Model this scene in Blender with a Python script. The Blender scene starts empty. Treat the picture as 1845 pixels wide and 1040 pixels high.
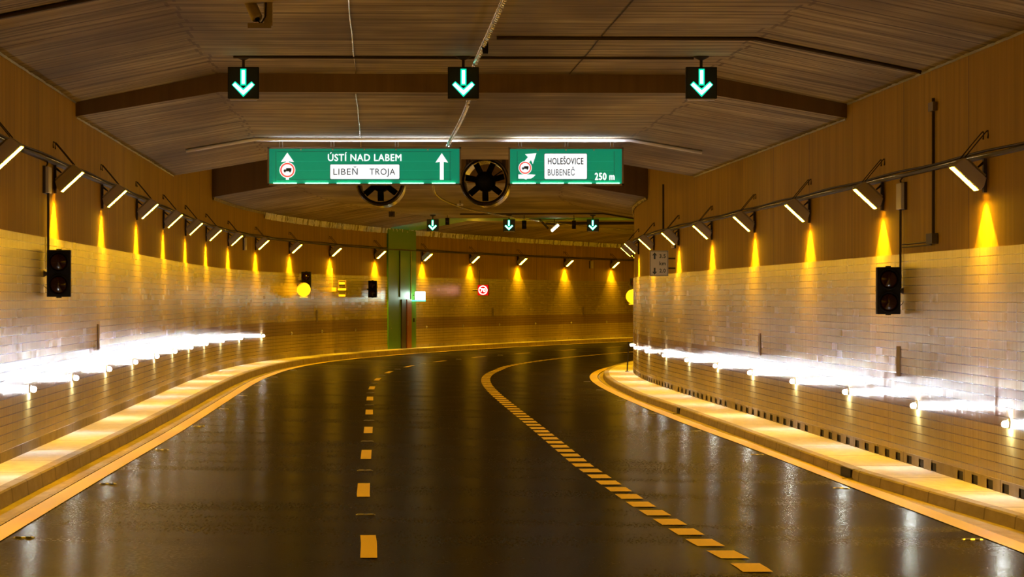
import bpy, bmesh, math, random
from mathutils import Vector, Matrix
random.seed(7)
SC = bpy.context.scene
COL = SC.collection
PI = math.pi

# ------------------------------------------------------------------ camera, world, exposure
F = 6000.0                      # focal length in pixels of the 1845 wide frame
EYE = 2.12                      # eye height above the left sidewalk (z = 0)
cam_d = bpy.data.cameras.new('camera')
cam_d.sensor_width = 36.0
cam_d.lens = F / 1845.0 * 36.0
cam_d.shift_y = 17.0 / 1845.0
cam_d.clip_start = 0.5
cam_d.clip_end = 600
cam = bpy.data.objects.new('camera', cam_d)
cam.location = (0, 0, EYE)
cam.rotation_euler = (PI / 2, 0, 0)
COL.objects.link(cam)
SC.camera = cam
w = bpy.data.worlds.new('night'); SC.world = w; w.use_nodes = True
w.node_tree.nodes['Background'].inputs[0].default_value = (0.02, 0.012, 0.004, 1)
w.node_tree.nodes['Background'].inputs[1].default_value = 0.3
vs = SC.view_settings
vs.view_transform = 'Standard'; vs.look = 'None'; vs.gamma = 1.0; vs.use_curve_mapping = False
vs.exposure = 0.15
SC.cycles.use_light_tree = True
SC.cycles.max_bounces = 8
SC.cycles.diffuse_bounces = 5
SC.cycles.glossy_bounces = 4
SC.cycles.sample_clamp_indirect = 6.0
SC.cycles.caustics_reflective = False

SPOT_W = 560.0                 # sodium floodlight beam
FACE_E = 315.0                   # glowing glass of a floodlight
PUCK_E = 720.0                 # white guide lamp lens
SODIUM = (1.0, 0.50, 0.008)
COOL = (0.92, 0.96, 1.0)

# ------------------------------------------------------------------ the tunnel's plan
KAP = [-0.00011, 6e-05, 0.00017, -0.00021, 0.00013, 0.00155, 0.00483, 0.00605, 0.00461, 0.00317,
       0.00282, 0.0029, 0.0029, 0.0029, 0.0029, 0.0029, 0.0029, 0.0029]
KN = [15.0 * (i + 1) for i in range(len(KAP))]
W = 12.4647
DS = 0.25
def lerp_table(tab, s):
    if s <= tab[0][0]: return tab[0][1]
    for (a, b), (c, d) in zip(tab, tab[1:]):
        if s <= c: return b + (d - b) * (s - a) / (c - a)
    return tab[-1][1]
KT = list(zip(KN, KAP))
PATH = []
_th, _x, _y = -0.04, -4.8112, 0.0
_s = 0.0
while _s <= 262:
    PATH.append((_x, _y, _th))
    _x += math.sin(_th) * DS; _y += math.cos(_th) * DS
    _th += lerp_table(KT, _s) * DS
    _s += DS
def base(s):
    if s < 0:
        x, y, th = PATH[0]; return x + math.sin(th) * s, y + math.cos(th) * s, th
    k = s / DS; i = min(int(k), len(PATH) - 2); f = k - i
    a, b = PATH[i], PATH[i + 1]
    return tuple(a[j] + (b[j] - a[j]) * f for j in range(3))
def P(s, t, z=0.0):
    x, y, th = base(s)
    return Vector((x + t * math.cos(th), y - t * math.sin(th), z))
def G(t): return -0.02 * t                      # the carriageway falls to the right
def st_of(X, Y):
    best = min(range(len(PATH)), key=lambda i: (PATH[i][0] - X) ** 2 + (PATH[i][1] - Y) ** 2)
    x, y, th = PATH[best]
    return best * DS, (X - x) * math.cos(th) - (Y - y) * math.sin(th)
def at(px, py, Y):                               # a point of the place from its photo position and distance
    return Vector(((px - 922.5) * Y / F, Y, EYE + (537 - py) * Y / F))

T1, T2 = 2.3, 10.1
def ceil_sec(s):
    if s < 53.6: return 5.27, 5.74
    if s < 79.6: return 5.04, 5.44
    if s < 95.2: return 6.5, 6.5
    return 5.00, 5.40
def cz(s, t):
    e, c = ceil_sec(s)
    if t < T1: return e + (c - e) * t / T1
    if t > T2: return c + (e - c) * (t - T2) / (W - T2)
    return c

# ------------------------------------------------------------------ mesh helpers
class MB:
    def __init__(s): s.v = []; s.f = []; s.uv = []; s.mi = []
    def add(s, vs_, fs, mi=0, uvs=None):
        n = len(s.v); s.v += [Vector(p) for p in vs_]
        for k, f in enumerate(fs):
            s.f.append([n + i for i in f]); s.mi.append(mi)
            s.uv.append([uvs[i] for i in f] if uvs else None)
        return s
    def box(s, c, d, rot=None, mi=0, taper=1.0):
        c = Vector(c); hx, hy, hz = d[0] / 2, d[1] / 2, d[2] / 2
        vs_ = []
        for z in (-hz, hz):
            k = taper if z > 0 else 1.0
            for x, y in ((-hx, -hy), (hx, -hy), (hx, hy), (-hx, hy)):
                vs_.append(Vector((x * k, y * k, z)))
        if rot: vs_ = [rot @ p for p in vs_]
        vs_ = [p + c for p in vs_]
        return s.add(vs_, [(3, 2, 1, 0), (4, 5, 6, 7), (0, 1, 5, 4), (1, 2, 6, 5), (2, 3, 7, 6), (3, 0, 4, 7)], mi)
    def cyl(s, a, b, r, n=12, r2=None, mi=0, caps=True):
        a, b = Vector(a), Vector(b); r2 = r if r2 is None else r2
        d = (b - a).normalized(); u = d.orthogonal().normalized(); v = d.cross(u)
        vs_ = []
        for p, rr in ((a, r), (b, r2)):
            for i in range(n):
                q = 2 * PI * i / n
                vs_.append(p + u * math.cos(q) * rr + v * math.sin(q) * rr)
        fs = [(i, (i + 1) % n, n + (i + 1) % n, n + i) for i in range(n)]
        if caps: fs += [tuple(range(n - 1, -1, -1)), tuple(range(n, 2 * n))]
        return s.add(vs_, fs, mi)
    def lathe(s, c, axis, prof, n=24, mi=0):     # prof: (distance along axis, radius)
        c, d = Vector(c), Vector(axis).normalized(); u = d.orthogonal().normalized(); v = d.cross(u)
        vs_ = []; m = len(prof)
        for h, r in prof:
            for i in range(n):
                q = 2 * PI * i / n
                vs_.append(c + d * h + (u * math.cos(q) + v * math.sin(q)) * max(r, 1e-4))
        fs = [(k * n + i, k * n + (i + 1) % n, (k + 1) * n + (i + 1) % n, (k + 1) * n + i) for k in range(m - 1) for i in range(n)]
        return s.add(vs_, fs, mi)
    def tube(s, pts, r, n=8, mi=0):
        pts = [Vector(p) for p in pts]; vs_ = []
        up = Vector((0, 0, 1))
        for i, p in enumerate(pts):
            d = (pts[min(i + 1, len(pts) - 1)] - pts[max(i - 1, 0)]).normalized()
            u = d.cross(up)
            if u.length < 0.05: u = d.cross(Vector((1, 0, 0)))
            u.normalize(); v = u.cross(d)
            for k in range(n):
                q = 2 * PI * k / n
                vs_.append(p + (u * math.cos(q) + v * math.sin(q)) * r)
        m = len(pts)
        fs = [(k * n + i, k * n + (i + 1) % n, (k + 1) * n + (i + 1) % n, (k + 1) * n + i) for k in range(m - 1) for i in range(n)]
        fs += [tuple(range(n - 1, -1, -1)), tuple(range((m - 1) * n, m * n))]
        return s.add(vs_, fs, mi)
    def prism(s, poly, y0, y1, mi=0):            # polygon in the local XZ plane, from y0 (towards the viewer) to y1
        n = len(poly)
        vs_ = [Vector((x, y0, z)) for x, z in poly] + [Vector((x, y1, z)) for x, z in poly]
        area = sum(poly[i][0] * poly[(i + 1) % n][1] - poly[(i + 1) % n][0] * poly[i][1] for i in range(n))
        f = tuple(range(n)); b = tuple(range(2 * n - 1, n - 1, -1))
        fs = [f, b] + [(i, n + i, n + (i + 1) % n, (i + 1) % n) for i in range(n)]
        if area < 0: fs = [tuple(reversed(q)) for q in fs]
        return s.add(vs_, fs, mi)
    def ring(s, cx, czz, r0, r1, y0, y1, n=40, mi=0):
        for i in range(n):
            a, b = 2 * PI * i / n, 2 * PI * (i + 1) / n
            s.prism([(cx + r0 * math.cos(a), czz + r0 * math.sin(a)), (cx + r1 * math.cos(a), czz + r1 * math.sin(a)),
                     (cx + r1 * math.cos(b), czz + r1 * math.sin(b)), (cx + r0 * math.cos(b), czz + r0 * math.sin(b))], y0, y1, mi)
        return s
    def sweep(s, ss, prof, mi=0, flip=False):    # prof(s) -> [(t, z, u2)] ; uv = (s, u2)
        rows = []
        for q in ss:
            pr = prof(q)
            rows.append([(P(q, t, z), (q, u)) for t, z, u in pr])
        m = len(rows[0]); vs_ = [p for r in rows for p, _ in r]; uvs = [u for r in rows for _, u in r]
        fs = []
        for i in range(len(rows) - 1):
            for j in range(m - 1):
                f = (i * m + j, i * m + j + 1, (i + 1) * m + j + 1, (i + 1) * m + j)
                fs.append(tuple(reversed(f)) if flip else f)
        return s.add(vs_, fs, mi, uvs)
    def build(s, name, mats, parent=None, smooth=False, bevel=0.0):
        me = bpy.data.meshes.new(name)
        me.from_pydata([tuple(p) for p in s.v], [], s.f)
        mats = mats if isinstance(mats, (list, tuple)) else [mats]
        for m in mats: me.materials.append(m)
        if any(u for u in s.uv):
            lay = me.uv_layers.new(name='UVMap'); k = 0
            for f, u in zip(s.f, s.uv):
                for j in range(len(f)):
                    lay.data[k].uv = u[j] if u else (0, 0); k += 1
        for p, mi in zip(me.polygons, s.mi):
            p.material_index = mi; p.use_smooth = smooth
        me.update()
        o = bpy.data.objects.new(name, me); COL.objects.link(o)
        if parent: o.parent = parent
        if bevel:
            b = o.modifiers.new('bevel', 'BEVEL'); b.width = bevel; b.segments = 2; b.limit_method = 'ANGLE'
        return o
def tag(o, label=None, cat=None, group=None, kind=None):
    if label: o['label'] = label
    if cat: o['category'] = cat
    if group: o['group'] = group
    if kind: o['kind'] = kind
    return o
def thing(name, loc, rz, label, cat, group=None):
    o = bpy.data.objects.new(name, None); COL.objects.link(o)
    o.location = loc; o.rotation_euler = (0, 0, rz); o.empty_display_size = 0.1
    return tag(o, label, cat, group)
def kids(o): return [c for c in bpy.data.objects if c.parent is o]
def copy_tree(o, parent=None):
    c = o.copy(); COL.objects.link(c)
    if parent: c.parent = parent
    for ch in kids(o):
        copy_tree(ch, c)
    return c
def place(o, loc, rz): o.location = loc; o.rotation_euler = (0, 0, rz); return o
def left_at(s, v=0.0): return P(s, 0, v), -base(s)[2]                 # local x points into the tunnel
def right_at(s, v=0.0): return P(s, W, v + G(W)), PI - base(s)[2]
ORD = ['first', 'second', 'third', 'fourth', 'fifth', 'sixth', 'seventh', 'eighth', 'ninth', 'tenth', 'eleventh', 'twelfth',
       'thirteenth', 'fourteenth', 'fifteenth', 'sixteenth', 'seventeenth', 'eighteenth', 'nineteenth', 'twentieth']

def text_mb(body, x0, x1, z0, z1, y, heavy=0.0, ref='H'):
    """lettering as flat raised shapes: baseline z0, cap height z1, from x0 to x1, facing -y"""
    cu = bpy.data.curves.new('lettering', 'FONT'); cu.body = body; cu.size = 1.0; cu.resolution_u = 4; cu.space_character = 1.08
    cr = bpy.data.curves.new('ref', 'FONT'); cr.body = ref; cr.size = 1.0
    out = []
    for c in (cu, cr):
        t = bpy.data.objects.new('t', c); COL.objects.link(t)
        bpy.context.view_layer.update()
        me = bpy.data.meshes.new_from_object(t.evaluated_get(bpy.context.evaluated_depsgraph_get()))
        out.append(me); bpy.data.objects.remove(t)
    me, mr = out
    xs = [v.co.x for v in me.vertices]; h = max(v.co.y for v in mr.vertices)
    sx = (x1 - x0) / (max(xs) - min(xs)); sz = (z1 - z0) / h; xm = min(xs)
    mb = MB()
    steps = [(0, 0, 0)] if not heavy else [(0, 0, 0), (heavy, 0, .0006), (-heavy, 0, .0012), (0, heavy, .0018), (0, -heavy, .0024)]
    for dx, dz_, dy in steps:
        mb.add([Vector((x0 + (v.co.x - xm) * sx + dx, y + dy, z0 + v.co.y * sz + dz_)) for v in me.vertices], [tuple(p.vertices) for p in me.polygons])
    return mb

# ------------------------------------------------------------------ materials
def mat(name, col, rough=0.6, metal=0.0, emit=None, es=0.0, spec=0.5, coat=0.0):
    m = bpy.data.materials.new(name); m.use_nodes = True
    b = m.node_tree.nodes['Principled BSDF']
    b.inputs['Base Color'].default_value = (*col, 1)
    b.inputs['Roughness'].default_value = rough
    b.inputs['Metallic'].default_value = metal
    b.inputs['Specular IOR Level'].default_value = spec
    b.inputs['Coat Weight'].default_value = coat
    if emit:
        b.inputs['Emission Color'].default_value = (*emit, 1); b.inputs['Emission Strength'].default_value = es
    return m
class N:
    def __init__(s, m):
        s.m = m; s.t = m.node_tree; s.b = s.t.nodes['Principled BSDF']
        s.uv = s.t.nodes.new('ShaderNodeUVMap').outputs[0]
        sp = s.t.nodes.new('ShaderNodeSeparateXYZ'); s.t.links.new(s.uv, sp.inputs[0])
        s.u, s.v = sp.outputs[0], sp.outputs[1]
    def val(s, x, inp):
        if isinstance(x, (int, float)): inp.default_value = x
        elif isinstance(x, tuple): inp.default_value = (*x, 1) if len(inp.default_value) == 4 else x
        else: s.t.links.new(x, inp)
    def math(s, op, a, b=0.0, c=None, clamp=False):
        n = s.t.nodes.new('ShaderNodeMath'); n.operation = op; n.use_clamp = clamp
        s.val(a, n.inputs[0]); s.val(b, n.inputs[1])
        if c is not None: s.val(c, n.inputs[2])
        return n.outputs[0]
    def vec(s, x, y, z=0.0):
        n = s.t.nodes.new('ShaderNodeCombineXYZ')
        for i, q in enumerate((x, y, z)): s.val(q, n.inputs[i])
        return n.outputs[0]
    def noise(s, vec, scale=1.0, detail=3.0, rough=0.5):
        n = s.t.nodes.new('ShaderNodeTexNoise'); s.t.links.new(vec, n.inputs['Vector'])
        n.inputs['Scale'].default_value = scale; n.inputs['Detail'].default_value = detail; n.inputs['Roughness'].default_value = rough
        return n.outputs['Fac']
    def white(s, x):
        n = s.t.nodes.new('ShaderNodeTexWhiteNoise'); n.noise_dimensions = '1D'; s.val(x, n.inputs['W']); return n.outputs['Value']
    def edge1d(s, x, scale):
        n = s.t.nodes.new('ShaderNodeTexVoronoi'); n.voronoi_dimensions = '1D'; n.feature = 'DISTANCE_TO_EDGE'
        s.val(x, n.inputs['W']); n.inputs['Scale'].default_value = scale; return n.outputs['Distance']
    def cell1d(s, x, scale):
        n = s.t.nodes.new('ShaderNodeTexVoronoi'); n.voronoi_dimensions = '1D'
        s.val(x, n.inputs['W']); n.inputs['Scale'].default_value = scale
        sp = s.t.nodes.new('ShaderNodeSeparateColor'); s.t.links.new(n.outputs['Color'], sp.inputs[0]); return sp.outputs[0]
    def remap(s, x, a, b, c=0.0, d=1.0):
        n = s.t.nodes.new('ShaderNodeMapRange'); s.val(x, n.inputs[0])
        for i, q in enumerate((a, b, c, d)): n.inputs[i + 1].default_value = q
        return n.outputs[0]
    def mix(s, f, a, b):
        n = s.t.nodes.new('ShaderNodeMix'); n.data_type = 'RGBA'
        s.val(f, n.inputs[0]); s.val(a, n.inputs[6]); s.val(b, n.inputs[7]); return n.outputs[2]
    def set(s, name, x): s.val(x, s.b.inputs[name])
    def bump(s, h, dist=0.01, strength=0.5):
        n = s.t.nodes.new('ShaderNodeBump'); s.t.links.new(h, n.inputs['Height'])
        n.inputs['Distance'].default_value = dist; n.inputs['Strength'].default_value = strength
        s.t.links.new(n.outputs[0], s.b.inputs['Normal'])
    def every(s, x, period, width):              # 1 on a thin line repeated along x
        f = s.math('FRACT', s.math('DIVIDE', x, period)); return s.math('LESS_THAN', f, width / period)

def m_upper():
    m = mat('painted concrete wall', (0.5, 0.4, 0.28), 0.75, spec=0.25); n = N(m)
    st = n.noise(n.vec(n.math('MULTIPLY', n.u, 5.0), n.math('MULTIPLY', n.v, 0.35)), 1.0, 4)
    big = n.noise(n.vec(n.math('MULTIPLY', n.u, 0.25), n.math('MULTIPLY', n.v, 0.3)), 1.0, 2)
    c = n.mix(n.remap(st, 0.3, 0.7), (0.33, 0.205, 0.012), (0.50, 0.315, 0.024))
    c = n.mix(n.remap(big, 0.35, 0.65, 0, 0.35), c, (0.29, 0.18, 0.012))
    c = n.mix(n.math('MULTIPLY', n.every(n.u, 5.3, 0.06), 0.7), c, (0.12, 0.08, 0.04))
    n.set('Base Color', c); n.bump(st, 0.02, 0.5); return m
def m_clad():
    m = mat('glazed cladding tiles', (0.6, 0.55, 0.45), 0.42, spec=0.4); n = N(m)
    row = n.math('FLOOR', n.math('DIVIDE', n.v, 0.1154)); colm = n.math('FLOOR', n.math('DIVIDE', n.u, 0.62))
    rnd = n.white(n.math('ADD', n.math('MULTIPLY', row, 7.31), n.math('MULTIPLY', colm, 1.713)))
    rib = n.noise(n.vec(n.math('MULTIPLY', n.u, 22.0), n.math('MULTIPLY', n.v, 0.4)), 1.0, 2)
    c = n.mix(rnd, (0.53, 0.42, 0.145), (0.57, 0.455, 0.165))
    c = n.mix(n.remap(rib, 0.35, 0.65, 0, 0.45), c, (0.27, 0.20, 0.07))
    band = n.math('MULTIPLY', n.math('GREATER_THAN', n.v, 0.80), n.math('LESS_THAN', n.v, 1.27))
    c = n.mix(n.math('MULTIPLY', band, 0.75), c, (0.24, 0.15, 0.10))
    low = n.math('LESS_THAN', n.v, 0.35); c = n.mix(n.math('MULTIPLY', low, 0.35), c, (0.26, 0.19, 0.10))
    ln = n.every(n.v, 0.1154, 0.013); lv = n.every(n.u, 0.62, 0.035)
    c = n.mix(n.math('MULTIPLY', ln, 0.85), c, (0.10, 0.06, 0.03))
    c = n.mix(n.math('MULTIPLY', lv, 0.15), c, (0.14, 0.09, 0.05))
    n.set('Base Color', c)
    # the fine vertical ribs throw reflections sideways: a tilted normal, different on every rib
    geo = n.t.nodes.new('ShaderNodeNewGeometry')
    cr = n.t.nodes.new('ShaderNodeVectorMath'); cr.operation = 'CROSS_PRODUCT'
    n.t.links.new(geo.outputs['Normal'], cr.inputs[0]); cr.inputs[1].default_value = (0, 0, 1)
    r1 = n.white(n.math('FLOOR', n.math('MULTIPLY', n.u, 47.0)))
    r2 = n.white(n.math('FLOOR', n.math('MULTIPLY', n.u, 313.0)))
    k = n.math('MULTIPLY', n.math('SUBTRACT', n.math('ADD', n.math('MULTIPLY', r1, 0.4), n.math('MULTIPLY', r2, 0.6)), 0.5), 0.30)
    sc = n.t.nodes.new('ShaderNodeVectorMath'); sc.operation = 'SCALE'
    n.t.links.new(cr.outputs[0], sc.inputs[0]); n.t.links.new(k, sc.inputs['Scale'])
    ad = n.t.nodes.new('ShaderNodeVectorMath'); ad.operation = 'ADD'
    n.t.links.new(geo.outputs['Normal'], ad.inputs[0]); n.t.links.new(sc.outputs[0], ad.inputs[1])
    no = n.t.nodes.new('ShaderNodeVectorMath'); no.operation = 'NORMALIZE'
    n.t.links.new(ad.outputs[0], no.inputs[0]); n.t.links.new(no.outputs[0], n.b.inputs['Normal'])
    up = n.math('GREATER_THAN', n.v, 1.27)
    n.set('Roughness', n.math('ADD', n.remap(rnd, 0, 1, 0.235, 0.245), n.math('MULTIPLY', up, 0.03)))
    n.set('Specular IOR Level', n.math('ADD', n.math('MULTIPLY', up, 0.85), 0.08))
    return m
def m_ceiling():
    m = mat('board marked concrete ceiling', (0.35, 0.28, 0.2), 0.8, spec=0.3); n = N(m)
    wob = n.noise(n.vec(n.math('MULTIPLY', n.u, 0.6), n.math('MULTIPLY', n.v, 1.6)), 1.0, 3)
    uu = n.math('ADD', n.u, n.math('MULTIPLY', wob, 0.10))
    cell = n.cell1d(uu, 1.1)
    st = n.noise(n.vec(n.math('MULTIPLY', uu, 3.4), n.math('MULTIPLY', n.v, 0.30)), 1.0, 5, 0.62)
    big = n.noise(n.vec(n.math('MULTIPLY', n.u, 0.12), n.math('MULTIPLY', n.v, 0.35)), 1.0, 3)
    c = n.mix(n.remap(st, 0.36, 0.64), (0.10, 0.072, 0.032), (0.57, 0.48, 0.27))
    c = n.mix(n.math('MULTIPLY', cell, 0.4), c, (0.40, 0.34, 0.20))
    c = n.mix(n.remap(big, 0.42, 0.62, 0, 0.75), c, (0.11, 0.075, 0.035))
    brk = n.noise(n.vec(n.math('MULTIPLY', n.u, 3.0), n.math('MULTIPLY', n.v, 0.9), 5.0), 1.0, 2)
    d1 = n.math('LESS_THAN', n.edge1d(uu, 0.8), 0.035)
    d2 = n.math('MULTIPLY', n.math('LESS_THAN', n.edge1d(uu, 2.9), 0.05), n.math('GREATER_THAN', brk, 0.50))
    c = n.mix(n.math('MULTIPLY', d1, 0.9), c, (0.07, 0.045, 0.025))
    c = n.mix(n.math('MULTIPLY', d2, 0.65), c, (0.09, 0.06, 0.035))
    # ragged seams where the haunches start
    seam = n.math('ABSOLUTE', n.math('SUBTRACT', n.math('ADD', n.v, n.math('MULTIPLY', n.math('SUBTRACT', n.white(n.math('FLOOR', n.math('MULTIPLY', n.u, 1.6))), 0.5), 0.16)), 2.3))
    seam2 = n.math('ABSOLUTE', n.math('SUBTRACT', n.math('ADD', n.v, n.math('MULTIPLY', n.math('SUBTRACT', n.white(n.math('FLOOR', n.math('MULTIPLY', n.u, 1.4))), 0.5), 0.16)), 10.1))
    sm = n.math('LESS_THAN', n.math('MINIMUM', seam, seam2), 0.022)
    c = n.mix(n.math('MULTIPLY', sm, 0.6), c, (0.08, 0.05, 0.03))
    n.set('Base Color', c); n.bump(st, 0.02, 0.4); return m
def m_asphalt():
    m = mat('worn dark asphalt', (0.03, 0.02, 0.015), 0.3, spec=0.025); n = N(m)
    fine = n.noise(n.vec(n.math('MULTIPLY', n.u, 9.0), n.math('MULTIPLY', n.v, 30.0)), 1.0, 4)
    tr = n.noise(n.vec(n.math('MULTIPLY', n.u, 0.5), n.math('MULTIPLY', n.v, 0.15)), 1.0, 3)
    c = n.mix(n.remap(fine, 0.3, 0.7), (0.010, 0.007, 0.005), (0.026, 0.019, 0.014))
    n.set('Base Color', n.mix(n.remap(tr, 0.4, 0.6, 0, 0.4), c, (0.018, 0.013, 0.010)))
    n.set('Roughness', n.math('ADD', n.remap(fine, 0.3, 0.7, 0.17, 0.26), n.remap(tr, 0.4, 0.6, 0.0, 0.05)))
    n.bump(fine, 0.004, 0.25)
    # matt aggregate with a thin worn polish on top
    d = n.t.nodes.new('ShaderNodeBsdfDiffuse'); g = n.t.nodes.new('ShaderNodeBsdfGlossy'); mx = n.t.nodes.new('ShaderNodeMixShader')
    n.t.links.new(n.b.inputs['Base Color'].links[0].from_socket, d.inputs['Color'])
    n.t.links.new(n.b.inputs['Normal'].links[0].from_socket, g.inputs['Normal'])
    n.t.links.new(n.b.inputs['Roughness'].links[0].from_socket, g.inputs['Roughness'])
    g.inputs['Color'].default_value = (0.9, 0.9, 0.8, 1); mx.inputs[0].default_value = 0.075
    n.t.links.new(d.outputs[0], mx.inputs[1]); n.t.links.new(g.outputs[0], mx.inputs[2])
    n.t.links.new(mx.outputs[0], n.t.nodes['Material Output'].inputs['Surface'])
    return m
def m_conc(name, a, b, joint=3.0, rough=0.75):
    m = mat(name, a, rough, spec=0.35); n = N(m)
    st = n.noise(n.vec(n.math('MULTIPLY', n.u, 2.0), n.math('MULTIPLY', n.v, 6.0)), 1.0, 5, 0.6)
    c = n.mix(n.remap(st, 0.3, 0.7), a, b)
    if joint: c = n.mix(n.math('MULTIPLY', n.every(n.u, joint, 0.07), 0.7), c, (0.12, 0.09, 0.06))
    n.set('Base Color', c); n.bump(st, 0.008, 0.4); return m
def m_foil():
    m = mat('crinkled metal foil', (0.9, 0.9, 0.9), 0.30, 0.45); n = N(m)
    a = n.noise(n.vec(n.math('MULTIPLY', n.u, 5.0), n.math('MULTIPLY', n.v, 9.0)), 1.0, 3, 0.7)
    n.bump(a, 0.25, 1.0); return m
M = dict(upper=m_upper(), clad=m_clad(), ceil=m_ceiling(), road=m_asphalt(),
         walk=m_conc('brushed sidewalk concrete', (0.58, 0.54, 0.48), (0.74, 0.70, 0.62), 3.1),
         kerb=m_conc('kerb concrete', (0.26, 0.21, 0.13), (0.36, 0.30, 0.20), 1.55),
         plinth=m_conc('plinth concrete', (0.26, 0.21, 0.15), (0.36, 0.30, 0.22), 2.5),
         gutter=m_conc('gutter concrete', (0.30, 0.24, 0.16), (0.42, 0.34, 0.24), 0),
         slot=mat('dark drain slot', (0.01, 0.008, 0.006), 0.8),
         foil=m_foil(), foil_sparkle=mat('painted sparkle foil face', (0.95, 0.95, 1.0), 0.5), foil_dull=mat('dull foil face', (0.30, 0.26, 0.16), 0.5, 0.3), beam=m_conc('dark beam concrete', (0.11, 0.065, 0.02), (0.15, 0.09, 0.03), 0),  # pale facets scattered among dull ones paint the foil's sparkle
         paint=mat('white road paint', (0.58, 0.42, 0.07), 0.6, spec=0.2),
         steel=mat('dull dark steel', (0.05, 0.034, 0.018), 0.6, 0.0, spec=0.2),
         galv=mat('galvanised steel', (0.45, 0.43, 0.40), 0.35, 0.9), casing=mat('dull painted fan casing', (0.05, 0.035, 0.02), 0.25, 0.5),
         tin=mat('bright conduit metal', (0.85, 0.85, 0.88), 0.4, 0.1),
         housing=mat('grey brown lamp housing', (0.34, 0.30, 0.22), 0.5, 0.1),
         black=mat('matt black plastic', (0.006, 0.005, 0.005), 0.6, spec=0.12),
         lens_off=mat('unlit dark red lens', (0.015, 0.003, 0.003), 0.15, spec=0.4),
         glow=mat('sodium lamp glass', (0.8, 0.6, 0.2), 0.4, emit=SODIUM, es=FACE_E),
         puck=mat('white lamp lens', (0.9, 0.9, 0.9), 0.4, emit=COOL, es=PUCK_E),
         lens_shell=mat('milky lamp cover', (0.8, 0.8, 0.8), 0.3), puck_off=mat('unlit lamp lens', (0.35, 0.33, 0.3), 0.2),
         arrow=mat('lit arrow diodes', (0.1, 0.9, 0.6), 0.5, emit=(0.45, 1.0, 0.85), es=5.0),
         halo_paint=mat('painted green arrow halo', (0.0, 0.7, 0.4), 0.5, emit=(0.0, 0.62, 0.36), es=1.0),  # glare around the lit arrow, given a glowing shape of its own
         signal_face=mat('dark signal face', (0.003, 0.012, 0.009), 0.35),
         green=mat('backlit green sign film', (0.0, 0.22, 0.10), 0.35, emit=(0.0, 0.16, 0.09), es=1.0),
         white=mat('backlit white film', (0.85, 0.85, 0.85), 0.4, emit=(0.80, 0.90, 1.0), es=0.9),
         seam=mat('thin seam glow', (0.02, 0.4, 0.25), 0.4, emit=(0.01, 0.26, 0.16), es=1.0), tube=mat('sign light tube', (0.9, 1, 0.95), 0.4, emit=(0.25, 1.0, 0.72), es=12.0),
         topglow=mat('added sign top uplight', (0.9, 0.9, 1), 0.4, emit=(0.85, 0.88, 1.0), es=70.0),  # glow added on the sign tops to light the ceiling conduit
         frame=mat('brown grey sign frame', (0.18, 0.14, 0.11), 0.45, 0.4),
         ink=mat('dark sign lettering', (0.03, 0.045, 0.06), 0.5),
         red=mat('backlit red ring', (0.7, 0.08, 0.05), 0.4, emit=(0.75, 0.09, 0.06), es=0.9),
         truck=mat('dark truck pictogram', (0.02, 0.03, 0.05), 0.5),
         redlit=mat('glowing red display', (0.3, 0.0, 0.0), 0.6, spec=0.1, emit=(0.6, 0.004, 0.002), es=1.0),
         whitelit=mat('glowing white display diodes', (1, 1, 1), 0.4, emit=(1.0, 0.50, 0.38), es=5.0),
         exit=mat('glowing exit sign face', (0.8, 1, 0.9), 0.4, emit=(0.75, 1.0, 0.85), es=16.0),
         exitgreen=mat('glowing green exit strip', (0.1, 0.8, 0.5), 0.4, emit=(0.08, 0.85, 0.45), es=2.0),
         floodwhite=mat('white floodlight glass', (1, 1, 1), 0.4, emit=(1.0, 0.97, 0.75), es=16.0),
         board=mat('white sign board', (0.62, 0.60, 0.55), 0.5),
         gpaint=mat('green painted concrete', (0.06, 0.24, 0.035), 0.45),
         gstripe=mat('green painted ceiling stripe', (0.06, 0.42, 0.07), 0.4),
         doorred=mat('red brown door leaf', (0.30, 0.07, 0.03), 0.5),
         doordark=mat('dark door leaf', (0.03, 0.018, 0.02), 0.5),
         yellow=mat('yellow sign face', (0.80, 0.62, 0.20), 0.5),
         cable=mat('shiny wrapped cable', (0.55, 0.53, 0.50), 0.25, 0.9),
         plate=mat('dark wall plate', (0.16, 0.11, 0.07), 0.6),
         cam=mat('beige camera housing', (0.28, 0.22, 0.15), 0.5),
         lightbox=mat('pale junction box', (0.5, 0.42, 0.26), 0.5))

# ------------------------------------------------------------------ the setting
S0, S1 = -14.0, 250.0
def frange(a, b, d):
    n = max(1, round((b - a) / d)); return [a + (b - a) * i / n for i in range(n + 1)]
ALL = frange(S0, S1, 1.0)
def KL(s): return lerp_table([(30, .74), (37, .76), (53, .89), (72, .98), (102, 1.08), (120, .95), (140, .85), (170, .82)], s)
def KR(s): return W - lerp_table([(33, .66), (36, .70), (45, 1.05), (72, 1.10), (82, 1.17), (104, .99), (130, .9)], s)
def LE(s): return lerp_table([(30, 1.27), (42, 1.35), (57, 1.47), (80, 1.54), (100, 1.5), (111, 1.37), (121, 1.22), (150, 1.12), (175, 1.16)], s)
def RE(s): return W - lerp_table([(33, 1.31), (45, 1.38), (57, 1.44), (65, 1.54), (75, 1.55), (96, 1.46), (106, 1.43), (130, 1.3)], s)
HK = 0.16

mb = MB(); mb.sweep(ALL, lambda s: [(t, G(t) - HK, t) for t in (KL(s) - .02, 3.0, 6.2, 9.4, KR(s) + .02)], flip=True)
tag(mb.build('floor', M['road']), 'dark wet-looking asphalt carriageway curving right', kind='structure')

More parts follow.
